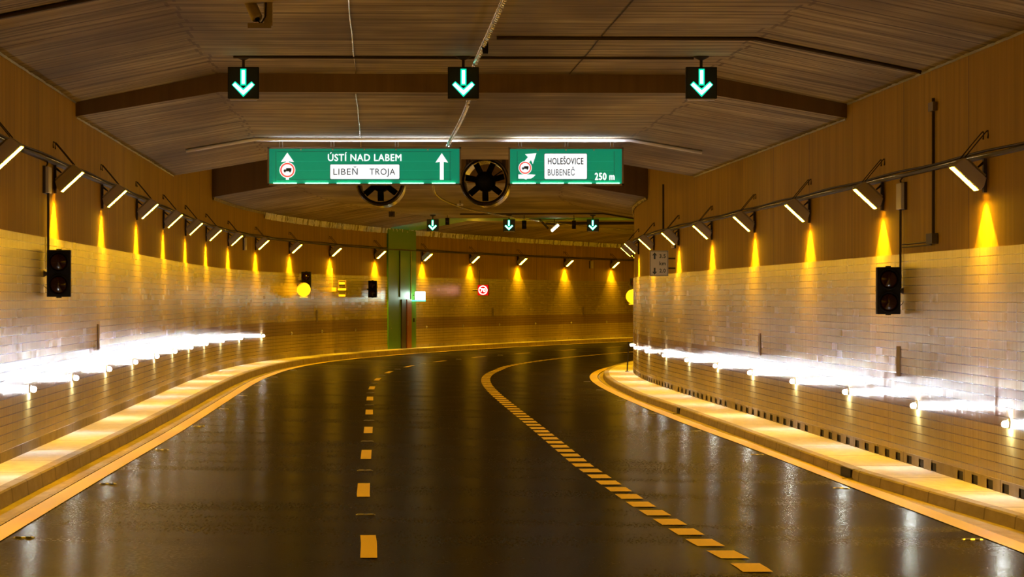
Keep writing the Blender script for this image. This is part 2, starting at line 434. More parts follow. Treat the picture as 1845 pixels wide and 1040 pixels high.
mb = MB(); mb.sweep(ALL, lambda s: [(-.05, .001, 0), (KL(s) - .16, .001, KL(s) - .16)], flip=True)
tag(mb.build('sidewalk', M['walk']), 'narrow pale concrete sidewalk along the left wall', kind='structure')
mb = MB(); mb.sweep(ALL, lambda s: [(KR(s) + .16, G(W), 0), (W + .05, G(W), W - KR(s))], flip=True)
tag(mb.build('sidewalk', M['walk']), 'narrow pale concrete sidewalk along the right wall', kind='structure')
mb = MB(); mb.sweep(ALL, lambda s: [(KL(s) - .16, -.03, 0), (KL(s) - .155, .006, .02), (KL(s) - .02, .006, .15), (KL(s), -.012, .17), (KL(s) + .02, -HK - .04, .33)], flip=True)
tag(mb.build('kerb', M['kerb']), 'raised concrete kerb edging the left sidewalk', kind='structure')
mb = MB(); mb.sweep(ALL, lambda s: [(KR(s) + .16, G(W) - .03, 0), (KR(s) + .155, G(W) + .006, .02), (KR(s) + .02, G(W) + .006, .15), (KR(s), G(W) - .012, .17), (KR(s) - .02, G(W) - HK - .04, .33)])
tag(mb.build('kerb', M['kerb']), 'raised concrete kerb edging the right sidewalk', kind='structure')
mb = MB(); mb.sweep(ALL, lambda s: [(t, G(t) - HK + .004, t) for t in (KL(s) + .0, LE(s) - .30)], flip=True)
tag(mb.build('gutter', M['gutter']), 'smooth concrete gutter beside the left kerb', kind='structure')
mb = MB(); mb.sweep(ALL, lambda s: [(t, G(t) - HK + .004, t) for t in (RE(s) + .27, KR(s))], flip=True)
tag(mb.build('gutter', M['gutter']), 'smooth concrete gutter beside the right kerb', kind='structure')

H = 3.0
def wall_top(s): return 6.6
for side in (0, 1):
    T = 0.0 if side == 0 else W
    sg = 1 if side == 0 else -1
    g = G(T)
    mb = MB(); mb.sweep(ALL, lambda s: [(T, g + H - .05, H - .05), (T, 6.6, 6.6 - g)], flip=(side == 0))
    mb.sweep(ALL, lambda s: [(T - sg * .3, g - .4, 0), (T - sg * .3, 6.6, 6.6 - g)], flip=(side == 1))
    mb.sweep(ALL, lambda s: [(T, 6.6, 0), (T - sg * .3, 6.6, .3)], flip=(side == 0))
    tag(mb.build('wall_' + ('left', 'right')[side], M['upper']),
        'brown concrete upper wall on the ' + ('left', 'right')[side], kind='structure')
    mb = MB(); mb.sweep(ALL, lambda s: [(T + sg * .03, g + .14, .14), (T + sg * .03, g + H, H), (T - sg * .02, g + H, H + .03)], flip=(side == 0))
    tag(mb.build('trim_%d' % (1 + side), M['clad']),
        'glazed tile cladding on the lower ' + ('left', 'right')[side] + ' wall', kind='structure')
    # plinth: plain on the left, dark drain slots between concrete blocks on the right
    mb = MB()
    if side == 0:
        mb.sweep(ALL, lambda s: [(T + .045, g - .05, 0), (T + .045, g + .14, .14), (T, g + .141, .16)], flip=True)
    else:
        mb.sweep(ALL, lambda s: [(T - .040, g + .12, .12), (T - .040, g + .155, .15), (T, g + .156, .17)])
        s = 20.0
        ps = frange(S0, 16.0, 1.0)
        mb.sweep(ps, lambda q: [(T - .040, g - .05, 0), (T - .040, g + .12, .12)])
        k = 0; s = 16.0
        while s < 130:
            a, b = s, s + 0.62
            gap = 1 if (k % 13) in (0, ) else 0
            if not gap:
                mb.sweep([a, b], lambda q: [(T - .040, g - .05, 0), (T - .040, g + .12, .12)])
                mb.sweep([b, b + .42], lambda q: [(T - .020, g - .05, 0), (T - .020, g + .12, .12)], mi=1)
                mb.sweep([b - .001, b], lambda q: [(T - .040, g - .05, 0), (T - .040, g + .12, .12)])
            else:
                mb.sweep([a, b + .42], lambda q: [(T - .040, g - .05, 0), (T - .040, g + .12, .12)])
            s = b + .42; k += 1
        mb.sweep(frange(s, S1, 1.0), lambda q: [(T - .040, g - .05, 0), (T - .040, g + .12, .12)])
    tag(mb.build('baseboard_' + ('left', 'right')[side], [M['plinth'], M['slot']]),
        ('plain concrete plinth at the foot of the left wall', 'concrete plinth with dark square drain slots at the foot of the right wall')[side], kind='structure')
    # crinkled foil seal and the streaked mortar strip under the ceiling edge
    def ez(s): return ceil_sec(s)[0]
    random.seed(3 + side)
    for i, (a, b) in enumerate(((S0, 53.5), (53.7, 79.5), (95.3, S1))):
        ss = frange(a, b, 0.22 if i < 2 else 0.16); tabs = {q: (random.uniform(-1, 1), random.uniform(-1, 1)) for q in ss}
        hgt = 0.030 if i < 2 else 0.22; am = .3 if i < 2 else 1.0
        mb = MB()
        def fp(q):
            x, y = tabs[q]; e = ez(q)
            far = 1.0 if q > 112 else 0.35
            hh = hgt * (far if i == 2 else 1.0)
            return [(T + sg * (.07 * am + .02 * x * am), e + .0 + .006 * y, 0), (T + sg * (.05 * am + .03 * y * am), e - hh * .5, .1), (T + sg * (.035 * am + .02 * x * am), e - hh * (1 + .05 * x), .2)]
        for q0, q1 in zip(ss, ss[1:]):
            mb.sweep([q0, q1], fp, mi=random.choice((0, 0, 1, 1, 2)) if i == 2 and q0 > 112 else (0 if i < 2 else 2), flip=(side == 1))
        tag(mb.build('trim_%d' % (5 + 3 * side + i), [M['foil'], M['foil_sparkle'], M['foil_dull']]),
            'crinkled shiny foil seal under the %s ceiling edge, %s stretch' % (('left', 'right')[side], ('nearest', 'middle', 'farthest')[i]), kind='structure')

mb = MB()
for a, b in ((S0, 53.6), (53.6, 79.6), (79.6, 95.2), (95.2, S1)):
    mid = (a + b) / 2
    mb.sweep(frange(a, b, 1.0), lambda s: [(t, cz(mid, t), t) for t in (-.3, 0, T1, T2, W, W + .3)])
tag(mb.build('ceiling', M['ceil']), 'board-marked concrete ceiling with sloping haunches', kind='structure')
def riser(s, za, zb, name, label, flip):
    mb = MB(); ts = (0, T1, T2, W)
    vs_ = [P(s, t, za(t)) for t in ts] + [P(s, t, zb(t)) for t in ts]
    fs = [(i, i + 1, 5 + i, 4 + i) for i in range(3)]
    uvs = [(s + t * .05, t) for t in ts] * 2
    mb.add(vs_, [tuple(reversed(f)) for f in fs] if flip else fs, 0, uvs)
    tag(mb.build(name, M['beam']), label, kind='structure')
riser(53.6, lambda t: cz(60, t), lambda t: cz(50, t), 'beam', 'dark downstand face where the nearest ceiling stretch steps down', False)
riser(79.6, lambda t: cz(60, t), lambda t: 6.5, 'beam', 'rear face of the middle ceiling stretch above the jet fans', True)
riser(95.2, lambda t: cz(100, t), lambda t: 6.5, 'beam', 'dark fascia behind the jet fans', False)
mb = MB(); vs_ = [P(S1, -.3, -.6), P(S1, W + .3, -.6), P(S1, W + .3, 6.6), P(S1, -.3, 6.6)]
mb.add(vs_, [(0, 1, 2, 3)], 0, [(0, 0), (12, 0), (12, 6), (0, 6)]); tag(mb.build('wall_back', M['upper']), 'far closing wall beyond the bend', kind='structure')
mb = MB(); vs_ = [P(S0, -.3, -.6), P(S0, W + .3, -.6), P(S0, W + .3, 6.6), P(S0, -.3, 6.6)]
mb.add(vs_, [(3, 2, 1, 0)], 0, [(0, 0), (12, 0), (12, 6), (0, 6)]); tag(mb.build('wall_front', M['upper']), 'closing wall behind the camera', kind='structure')

# green emergency exit surround: wall panel, and the stripe over the ceiling
mb = MB(); mb.sweep(frange(137.5, 142.5, .5), lambda s: [(.0, -.0, 0), (.07, .0, 0), (.07, 5.0, 5.0)], flip=True)
for q, fl in ((137.5, True), (142.5, False)):
    a = [P(q, 0, 0), P(q, .07, 0), P(q, .07, 5), P(q, 0, 5)]
    mb.add(a, [(3, 2, 1, 0) if fl else (0, 1, 2, 3)], 0, [(q, 0)] * 4)
tag(mb.build('wall_exit', M['gpaint']), 'green painted wall panel around the emergency exit door', kind='structure')
mb = MB(); mb.sweep(frange(137.5, 142.5, 1.0), lambda s: [(t, cz(s, t) - .012, t) for t in (0, T1, T2, W)])
tag(mb.build('trim_3', M['gstripe']), 'green painted stripe crossing the far ceiling', kind='structure')

# ------------------------------------------------------------------ road markings
mb = MB(); mb.sweep(frange(S0 + .5, 245, 1.0), lambda s: [(LE(s) - .24, G(LE(s)) - HK + .009, 0), (LE(s), G(LE(s)) - HK + .009, .2)], flip=True)
tag(mb.build('edge_line', M['paint']), 'continuous wide edge line painted beside the left kerb', 'road marking')
mb = MB(); mb.sweep(frange(S0 + .5, 245, 1.0), lambda s: [(RE(s), G(RE(s)) - HK + .009, 0), (RE(s) + .25, G(RE(s)) - HK + .009, .2)], flip=True)
tag(mb.build('edge_line', M['paint']), 'continuous wide edge line painted beside the right kerb', 'road marking')
mb = MB(); mb.sweep(frange(S0 + .5, 245, 1.0), lambda s: [(LE(s) - .31, G(LE(s)) - HK + .012, 0), (LE(s) - .25, G(LE(s)) - HK + .012, .2)], flip=True)
tag(mb.build('gutter_strip', M['kerb']), 'thin pale concrete strip between left gutter and edge line', 'gutter strip')

def TD(s): return lerp_table([(32, 4.76), (40, 4.68), (100, 4.69), (119, 4.55), (150, 4.5)], s)
def TB(s): return lerp_table([(30, 8.22), (33, 8.09), (39, 7.95), (48, 7.83), (113, 7.84), (118, 7.72), (140, 7.6)], s)
def mark(name, s0, s1, tf, wd, label, cat, group):
    mb = MB()
    mb.sweep(frange(s0, s1, .5), lambda s: [(tf(s) - wd / 2, G(tf(s)) - HK + .008, 0), (tf(s) + wd / 2, G(tf(s)) - HK + .008, wd)], flip=True)
    return tag(mb.build(name, M['paint']), label, cat, group)
dz = [31.75 + 9.32 * i for i in range(16)]
cnt = 0
for i, zc in enumerate(dz):
    s = zc - .15
    mark('lane_dash', s - 1.45, s + 1.45, TD, .155,
         'long dash of the left lane line, %s counted from the bottom of the picture' % ORD[i], 'road marking', 'dashes of the left lane line')
s = 29.3
while s < 172:
    mark('lane_block', s, s + .95, TB, .27, 'short broad painted block in the dotted line between middle and right lanes', 'road marking', 'blocks of the right dotted lane line')
    s += 1.53
# cat's eyes: two small glass beads on a strip, in each gap of the left lane line and along both edge lines
def make_stud(label):
    r = thing('road_stud', (0, 0, 0), 0, label, 'road stud', 'road studs')
    b = MB(); b.box((0, 0, .006), (.22, .09, .012), taper=.8).build('base', M['galv'], r)
    for dx in (-.05, .05):
        b = MB(); b.box((dx, -.046, .012), (.055, .012, .014)).build('reflector', M['puck_off'], r)
    return r
stud0 = None
def put_stud(s, t, label):
    global stud0
    if stud0 is None: stud0 = make_stud(label); o = stud0
    else: o = copy_tree(stud0); o['label'] = label
    place(o, P(s, t, G(t) - HK), -base(s)[2])
for i in range(12): put_stud(dz[i] + 4.5, TD(dz[i] + 4.5) , 'small glinting stud in the gap above the %s dash of the left lane line' % ORD[i])
for i in range(9): put_stud(32.0 + 9.3 * i, LE(32.0 + 9.3 * i) + .16, 'small glinting stud beside the left edge line, %s from the bottom' % ORD[i])
for i in range(8): put_stud(34.0 + 9.3 * i, RE(34.0 + 9.3 * i) - .16, 'small glinting stud beside the right edge line, %s from the bottom' % ORD[i])

# ------------------------------------------------------------------ sodium floodlights
def make_flood(label):
    r = thing('floodlight', (0, 0, 0), 0, label, 'floodlight', 'sodium floodlights on the walls')
    a, b = Vector((.124, 0, 3.716)), Vector((.435, 0, 4.003))        # the glass, from low near the wall to high
    d = (b - a).normalized(); nrm = Vector((-d.z, 0, d.x))            # up and towards the wall, away from the glass
    L2 = .23
    def q(p, k, y): return p + nrm * k + Vector((0, y, 0))
    hb = MB()
    e0, e1 = a - d * .012, b + d * .012
    sec = [q(e0, 0, 0), q(e1, 0, 0), q(e1, .05, 0), q(e1 - d * .03, .17, 0), q(e0 + d * .05, .17, 0), q(e0, .07, 0)]
    vs_ = [p + Vector((0, -L2, 0)) for p in sec] + [p + Vector((0, L2, 0)) for p in sec]
    n = 6
    hb.add(vs_, [tuple(range(n - 1, -1, -1)), tuple(range(n, 2 * n))] + [(i, (i + 1) % n, n + (i + 1) % n, n + i) for i in range(n)])
    hs = hb.build('housing', M['housing'], r, bevel=.008)
    LH = L2; L2 = .145
    g = MB(); g.add([q(a, -.004, -L2 + .015), q(b, -.004, -L2 + .015), q(b, -.004, L2 - .015), q(a, -.004, L2 - .015)], [(0, 1, 2, 3)])
    g.add([q(a, -.004, -L2 + .015), q(b, -.004, -L2 + .015), q(b, .012, -L2 + .002), q(a, .012, -L2 + .002)], [(3, 2, 1, 0)])
    g.add([q(a, -.004, L2 - .015), q(b, -.004, L2 - .015), q(b, .012, L2 - .002), q(a, .012, L2 - .002)], [(0, 1, 2, 3)])
    g.build('glass', M['glow'], hs)
    f = MB()
    for y in (-.2, -.1, 0, .1, .2): f.box(q((a + b) / 2, .18, y), (.30, .008, .03), Matrix.Rotation(-math.atan2(d.z, d.x), 3, 'Y'))
    f.build('cooling_fin', M['housing'], hs)
    p = MB(); p.box((.02, 0, 3.90), (.04, .10, .42)); p.build('wall_bracket', M['steel'], r)
    st = MB()
    st.tube([(.03, 0, 4.06), (.14, 0, 3.98), (.26, 0, 3.99)], .012)
    st.tube([(.03, 0, 3.80), (.10, 0, 3.86), (.20, 0, 3.96)], .012)
    st.tube([(.03, .0, 4.08), (.20, 0, 3.92)], .009)
    st.build('strut', M['steel'], r)
    for y in (-.16, .16):
        w_ = MB(); w_.tube([(.30, y, 4.12), (.16, y, 4.29), (.02, y, 4.455)], .008, 6)
        w_.tube([(.02, y, 4.455), (.01, y, 4.46), (.004, y, 4.40), (.012, y, 4.36)], .010, 6)
        w_.build('hanger_rod', M['steel'], r)
    ld = bpy.data.lights.new('flood beam', 'SPOT'); ld.energy = SPOT_W; ld.color = SODIUM
    ld.spot_size = math.radians(114); ld.spot_blend = .06; ld.shadow_soft_size = .03
    lo = bpy.data.objects.new('beam', ld); COL.objects.link(lo); lo.parent = r
    lo.location = (.135, 0, 3.70); lo.rotation_euler = (0, -math.radians(20), 0)
    return r
fl = None
FL_L = [50.0 + 8.53 * k for k in range(-1, 18)] + [50.0 - 8.53 * 2, 50.0 - 8.53 * 3]
FL_R = [41.2 + 8.5 * k for k in range(0, 18)] + [41.2 - 8.5, 41.2 - 17]
def put_flood(loc_rz, label):
    global fl
    if fl is None: fl = make_flood(label); o = fl
    else: o = copy_tree(fl); o['label'] = label
    place(o, *loc_rz)
for k, s in enumerate(FL_L):
    if k < 17: lab = 'lit yellow floodlight on the left wall, %s from the left edge of the picture' % ORD[k]
    elif k < 19: lab = 'lit yellow floodlight on the left wall hidden round the bend, %s of them' % ORD[k - 17]
    else: lab = 'lit yellow floodlight on the left wall before the view begins, %s of them' % ORD[k - 19]
    put_flood(left_at(s), lab)
for k, s in enumerate(FL_R):
    lab = 'lit yellow floodlight on the right wall, %s from the right edge of the picture' % ORD[k]
    if 9 <= k < 18: lab = 'lit yellow floodlight on the right wall hidden round the bend, %s of them' % ORD[k - 9]
    if k >= 18: lab = 'lit yellow floodlight on the right wall before the view begins, %s of them' % ORD[k - 18]
    put_flood(right_at(s), lab)

# ------------------------------------------------------------------ white guide lamps low on the walls
def make_puck(label, lit, sgn):
    r = thing('guide_lamp', (0, 0, 0), 0, label, 'guide lamp', 'lit white guide lamps' if lit else 'unlit guide lamps')
    b = MB(); b.lathe((.03, 0, .86), (1, 0, 0), [(0, .001), (0, .06), (.03, .055), (.032, .001)], 16); b.build('base', M['galv'], r, True)
    c = MB(); rr = .042 if lit else .03
    c.lathe((.062, 0, .86), (1, 0, 0), [(rr * math.sin(q * PI / 12), rr * math.cos(q * PI / 12)) for q in range(7)], 12)
    c.build('lens', M['lens_shell'] if lit else M['puck_off'], r, True)
    if lit:                                  # the lit window looks back down the road, a little inwards and down
        e = MB(); d = Vector((.30, -sgn, -.22)).normalized()
        e.cyl(Vector((.085, 0, .86)) + d * .030, Vector((.085, 0, .86)) + d * .046, .040, 16, .036); e.build('lit_window', M['puck'], r)
    return r
pk = {}
def put_puck(loc_rz, label, lit, sgn=1):
    if (lit, sgn) not in pk: pk[lit, sgn] = make_puck(label, lit, sgn); o = pk[lit, sgn]
    else: o = copy_tree(pk[lit, sgn]); o['label'] = label
    place(o, *loc_rz)
for k in range(-1, 11):
    put_puck(left_at(46.2 + 6.5 * k), ('glaring white guide lamp low on the left wall, %s from the left edge' % ORD[k]) if k >= 0 else
             'glaring white guide lamp low on the left wall just outside the view', True)
for k in range(0, 10):
    put_puck(left_at(118.5 + 6.5 * k), 'dark unlit guide lamp on the far wall stripe, %s counted from the left' % ORD[k], False)
for k in range(-1, 11):
    put_puck(right_at(39.5 + 6.85 * k), ('glaring white guide lamp low on the right wall, %s from the right edge' % ORD[k]) if k >= 0 else
             'glaring white guide lamp low on the right wall just outside the view', True, -1)

# ------------------------------------------------------------------ cable trays
for side in (0, 1):
    sg = 1 if side == 0 else -1; T = 0 if side == 0 else W; g = G(T)
    r = thing('cable_tray', P(20, T, 0), 0, 'dark cable tray running along the %s wall behind the floodlights' % ('left', 'right')[side], 'cable tray')
    off = P(20, T, 0)
    ss = frange(20, 205 if side == 0 else 125, 1.0)
    mb = MB()
    mb.sweep(ss, lambda s: [(T + sg * .001, g + 4.11, 0), (T + sg * .10, g + 4.11, .1), (T + sg * .10, g + 4.14, .13), (T + sg * .09, g + 4.14, .14), (T + sg * .09, g + 4.12, .16), (T + sg * .001, g + 4.12, .25)], flip=(side == 1))
    mb.v = [p - off for p in mb.v]; mb.build('tray', M['steel'], r)
    for j, (u, z, rr) in enumerate(((.03, 4.155, .022), (.07, 4.145, .014), (.045, 4.195, .016))):
        mb = MB(); random.seed(j)
        mb.tube([P(s, T + sg * u, g + z + .010 * math.sin(s * .9 + j)) - off for s in ss], rr, 6)
        mb.build('cable', M['steel'] if j != 1 else M['cable'], r, True)

# slim switch boxes with drop conduits
def slim_box(loc_rz, label, drop):
    r = thing('junction_box', loc_rz[0], loc_rz[1], label, 'junction box')
    MB().box((.05, 0, 3.84), (.07, .45, .38)).build('box', M['lightbox'], r, bevel=.01)
    MB().box((.02, 0, 3.84), (.04, .55, .40)).build('back_plate', M['steel'], r)
    MB().tube([(.03, -.1, 4.03), (.05, -.05, 4.07), (.03, .1, 4.12)], .012).build('feed_cable', M['steel'], r)
    if drop: MB().tube([(.055, 0, 3.66), (.055, 0, drop)], .018).build('conduit', M['steel'], r)
    return r
slim_box(left_at(48.6), 'slim pale junction box above the traffic signal on the left wall', 2.55)
slim_box(left_at(106.3), 'slim pale junction box on the left wall by the ninth floodlight', None)
slim_box(right_at(47.7), 'slim pale junction box above the traffic signal on the right wall', 2.5)
slim_box(right_at(84.9), 'slim dark-sided junction box right above the distance board', None)
slim_box(left_at(174.2), 'slim junction box on the far wall between the last floodlights', None)
r = thing('conduit_run', right_at(45.0)[0], right_at(45.0)[1], 'vertical pipe down the right wall ending in a small glinting switch box', 'conduit')
MB().tube([(.03, 0, 5.1), (.03, 0, 3.12)], .022).build('pipe', M['steel'], r)
MB().box((.05, .0, 3.18), (.08, .5, .14)).build('switch_box', M['steel'], r)
MB().box((.04, .0, 4.98), (.06, .4, .12)).build('top_box', M['plate'], r)
for z in (3.03 + .07, 3.14): MB().tube([(.04, -.1, z), (.04, -2.6, z)], .010).build('branch_pipe', M['steel'], r)
r = thing('conduit_run', right_at(88.5)[0], right_at(88.5)[1], 'thin vertical pipe on the right wall above the distance board', 'conduit')
MB().tube([(.02, 0, 5.4), (.02, 0, 4.15)], .03).build('pipe', M['steel'], r)

# ------------------------------------------------------------------ two-aspect signals on wall arms
def make_signal(label):
    r = thing('traffic_signal', (0, 0, 0), 0, label, 'traffic signal', 'dark two-lamp traffic signals')
    h = MB(); h.box((.25, 0, 2.475), (.34, .16, .68)); h.build('housing', M['black'], r, bevel=.01)
    MB().box((.25, 0, 2.475), (.345, .17, .012)).build('seam', M['black'], r)
    for sgn in (-1, 1):                    # lenses on both faces: the copies on the right wall are turned about
        for z in (2.64, 2.31):
            l = MB(); l.lathe((.25, sgn * .08, z), (0, sgn, 0), [(0, .13), (.02, .12), (.045, .08), (.055, .001)], 28)
            lo = l.build('lens', M['lens_off'], r, True)
            v = MB(); v.lathe((.25, sgn * .08, z), (0, sgn, 0), [(0, .135), (.03, .138), (.03, .148), (0, .150)], 28); v.build('rim', M['black'], lo, True)
    MB().cyl((.25, 0, 2.815), (.25, 0, 2.83), .04).cyl((.25, 0, 2.12), (.25, 0, 2.135), .04).build('pivot', M['black'], r)
    a = MB(); a.cyl((.0, 0, 2.47), (.09, 0, 2.47), .07, 12, .015); a.build('arm', M['steel'], r)
    MB().tube([(.02, 0, 2.40), (.03, 0, 2.30), (.07, 0, 2.26), (.12, 0, 2.28)], .006, 6).build('lead', M['steel'], r)
    return r
sg0 = None
def put_signal(loc_rz, label):
    global sg0
    if sg0 is None: sg0 = make_signal(label); o = sg0
    else: o = copy_tree(sg0); o['label'] = label
    place(o, *loc_rz)
put_signal(left_at(48.2), 'large dark two-lamp signal on an arm at the near left wall')
put_signal(right_at(47.6), 'large dark two-lamp signal on an arm at the near right wall')
p, rz = left_at(120.5, .25); put_signal((p, rz), 'small dark signal above the yellow disc on the left wall')
put_signal(left_at(133.8), 'small dark signal with reddish lamp left of the green exit panel')
p, rz = right_at(119.2, .25); put_signal((p, rz), 'small dark signal above the yellow disc at the right wall edge')
def disc(loc_rz, label, sgn):
    r = thing('round_sign', loc_rz[0], loc_rz[1], label, 'round sign', 'round yellow signs')
    MB().lathe((.27, 0, 2.40), (0, 1, 0), [(-.012, .001), (-.012, .25), (.012, .25), (.012, .001)], 40).build('disc', M['yellow'], r)
    MB().tube([(0, sgn * .03, 2.55), (.40, sgn * .03, 2.55)], .015).tube([(0, sgn * .03, 2.25), (.40, sgn * .03, 2.25)], .015).build('bracket', M['steel'], r)
    MB().box((.27, 0, 2.13), (.30, .02, .035)).build('lower_bar', M['board'], r)
disc(left_at(119.8, .02), 'round yellow sign below the small signal on the left wall', 1)
disc(right_at(118.4, .02), 'round yellow sign half hidden behind the right wall edge', -1)
# sign frame with slats on the far left wall
p, rz = left_at(127.3, 0)
r = thing('equipment_rack', p, rz, 'yellow-lit slatted equipment frame with small box on the left wall', 'equipment')
MB().box((.10, -.2, 2.44), (.19, .2, .15)).build('box', M['yellow'], r)
MB().box((.02, -.2, 2.85), (.03, .03, .8)).build('riser_pipe', M['yellow'], r)
fr = MB()
for z in (2.78, 2.52, 2.25): fr.box((.38, 0, z), (.30, .03, .02))
fr.box((.24, 0, 2.50), (.02, .03, .55)); fr.box((.52, 0, 2.5), (.02, .03, .55)); fr.build('frame', M['plate'], r)
for z, w_ in ((2.68, .22), (2.45, .32), (2.21, .26)): MB().box((.38, -.03, z), (w_, .03, .075)).build('slat', M['yellow'], r)
MB().box((.38, -.05, 2.60), (.22, .02, .03)).build('slot', M['black'], r)
MB().tube([(.02, 0, 2.35), (.24, 0, 2.4)], .015).build('arm', M['steel'], r)

# dark vertical plates on the cladding
for s, sd, lab in ((57.5, 0, 'narrow dark plate on the near left wall tiles'), (48.0, 1, 'narrow dark plate on the right wall tiles below the signal'),
                   (65.6, 1, 'narrow dark plate on the right wall tiles, farther of two'), (124.0, 0, 'narrow dark plate on the far wall tiles left of the green panel'),
                   (156.3, 0, 'narrow dark plate on the far wall tiles right of the speed sign'), (172.7, 0, 'narrow dark plate on the far wall tiles near the right wall edge')):
    p, rz = (left_at if sd == 0 else right_at)(s)
    o = MB().box((.035, 0, 1.45), (.02, .34, .44)).build('wall_plate', M['plate']); place(o, p, rz)
    tag(o, lab, 'wall plate', 'dark plates on the tiles')
# slim delineator post on the right sidewalk
p = at(1130, 668, 107.0); s_, t_ = st_of(p.x, p.y)
r = thing('marker_post', P(s_, t_, G(W)), -base(s_)[2], 'slim dark post standing on the right sidewalk at the bend', 'post')
MB().cyl((0, 0, 0), (.05, 0, .95), .022).build('post', M['steel'], r); MB().cyl((0, 0, 0), (0, 0, .02), .07).build('base_plate', M['steel'], r)

# ------------------------------------------------------------------ lane control signals
def make_lane_signal(label):
    r = thing('lane_signal', (0, 0, 0), 0, label, 'lane signal', 'green arrow lane signals')
    MB().box((0, .06, 0), (.465, .12, .47)).build('housing', M['black'], r, bevel=.006)
    MB().box((0, -.004, 0), (.445, .01, .45)).build('face', M['signal_face'], r)
    bar = lambda w_: [(-w_, .185), (w_, .185), (w_, -.015), (-w_, -.015)]
    def chev(w_, e):
        return [(-.155 - e * .7, -.035 + e * .2), (-.125 + e * .1, -.002 + e), (0, -.118 + e * 1.3), (.125 - e * .1, -.002 + e), (.155 + e * .7, -.035 + e * .2), (0, -.180 - e * 1.4)]
    g = MB(); g.prism([(-.044, .208), (.044, .208), (.044, -.04), (-.044, -.04)], -.016, -.008)
    ch = chev(0, .024); g.prism([ch[0], ch[1], ch[2], ch[5]], -.0165, -.008); g.prism([ch[2], ch[3], ch[4], ch[5]], -.0165, -.008)
    g.build('arrow_halo', M['halo_paint'], r)  # wider glowing arrow behind the diodes paints their halo
    a = MB(); a.prism(bar(.021), -.026, -.018)
    ch = chev(0, 0); a.prism([ch[0], ch[1], ch[2], ch[5]], -.0265, -.018); a.prism([ch[2], ch[3], ch[4], ch[5]], -.0265, -.018)
    a.build('arrow', M['arrow'], r)
    MB().box((0, .06, -.245), (.40, .10, .02)).build('bottom_lip', M['galv'], r)
    return r
lsg = None
def put_lane_signal(px, py, Y, label, rz, ceil_z):
    global lsg
    if lsg is None: lsg = make_lane_signal(label); o = lsg
    else: o = copy_tree(lsg); o['label'] = label
    p = at(px, py, Y); place(o, p, rz)
    h = ceil_z - p.z
    if h > .24:
        MB().cyl((0, .06, .235), (0, .06, h - .05), .022).build('hanger_pole', M['steel'], o)
        MB().lathe((0, .06, h), (0, 0, -1), [(0, .12), (.02, .11), (.06, .03)], 16).build('ceiling_flange', M['steel'], o)
for px, who in ((438.5, 'left'), (835, 'middle'), (1264, 'right')):
    put_lane_signal(px, 149.2, 49.8, 'large near lane signal with green down arrow over the %s lane' % who, .04, 5.74)
for px, who in ((779.5, 'left'), (917, 'middle'), (1068, 'right')):
    p = at(px, 406, 131); s_, t_ = st_of(p.x, p.y)
    put_lane_signal(px, 406, 131.0, 'small distant lane signal with green down arrow over the %s lane' % who, -.10, cz(s_, t_))

# ------------------------------------------------------------------ overhead direction signs
YS = 69.0; MPP = YS / F
def sign_frame(x0, x1, y0, y1, label):
    cx, cy = (x0 + x1) / 2, (y0 + y1) / 2
    r = thing('direction_sign', at(cx, cy, YS), .04 * 0, label, 'direction sign')
    X = lambda x: (x - cx) * MPP
    Z = lambda y: (cy - y) * MPP
    w_, h_ = (x1 - x0) * MPP, (y1 - y0) * MPP
    MB().box((0, .16, 0), (w_ - .02, .26, h_ - .02)).build('box', M['frame'], r)
    f = MB(); b = .035
    f.box((0, 0, h_ / 2 - b / 2), (w_, .10, b)); f.box((0, 0, -h_ / 2 + b / 2), (w_, .10, b))
    f.box((-w_ / 2 + b / 2, 0, 0), (b, .10, h_)); f.box((w_ / 2 - b / 2, 0, 0), (b, .10, h_)); f.build('frame', M['frame'], r)
    fp = MB().box((0, .02, 0), (w_ - 2 * b + .01, .01, h_ - 2 * b + .01)).build('panel', M['green'], r)
    MB().add([(-w_ / 2 + .1, -.035, h_ / 2 + .0004), (w_ / 2 - .1, -.035, h_ / 2 + .0004), (w_ / 2 - .1, .03, h_ / 2 + .0004), (-w_ / 2 + .1, .03, h_ / 2 + .0004)], [(0, 1, 2, 3)]).build('added_uplight', M['topglow'], r)  # added upward glow on the frame top, brightens the conduit above
    n = max(2, round(w_ / .67))
    for i in range(n):
        c = -w_ / 2 + b + (w_ - 2 * b) * (i + .5) / n
        MB().cyl((c - .24, -.008, -h_ / 2 + b + .008), (c + .24, -.008, -h_ / 2 + b + .008), .009, 8).build('light_tube', M['tube'], r)
    for i in range(1, n):
        c = -w_ / 2 + b + (w_ - 2 * b) * i / n
        MB().cyl((c, .01, h_ / 2 - b - .02), (c, -.01, h_ / 2 - b - .02), .016, 10).build('bolt', M['board'], r)
    return r, X, Z, w_, h_
def plate(r, X, Z, x0, x1, y0, y1, name='white_plate'):
    c = 2.0
    poly = []
    for (qx, qy, a0) in ((x1 - c, y0 + c, 0), (x0 + c, y0 + c, 90), (x0 + c, y1 - c, 180), (x1 - c, y1 - c, 270)):
        for k in range(5):
            a = math.radians(a0 + 22.5 * k); poly.append((X(qx + c * math.cos(a)), Z(qy - c * math.sin(a))))
    big = [(x * 1.0 + (.008 if x > (X(x0) + X(x1)) / 2 else -.008), z + (.008 if z > (Z(y0) + Z(y1)) / 2 else -.008)) for x, z in poly]
    MB().prism(big, .010, .016).build('plate_border', M['ink'], r)
    return MB().prism(poly, .004, .012).build(name, M['white'], r)
def lett(r, X, Z, body, x0, x1, ytop, ybase, m, y, bold=0.0, name='lettering'):
    return text_mb(body, X(x0), X(x1), Z(ybase), Z(ytop), y, bold).build(name, m, r)
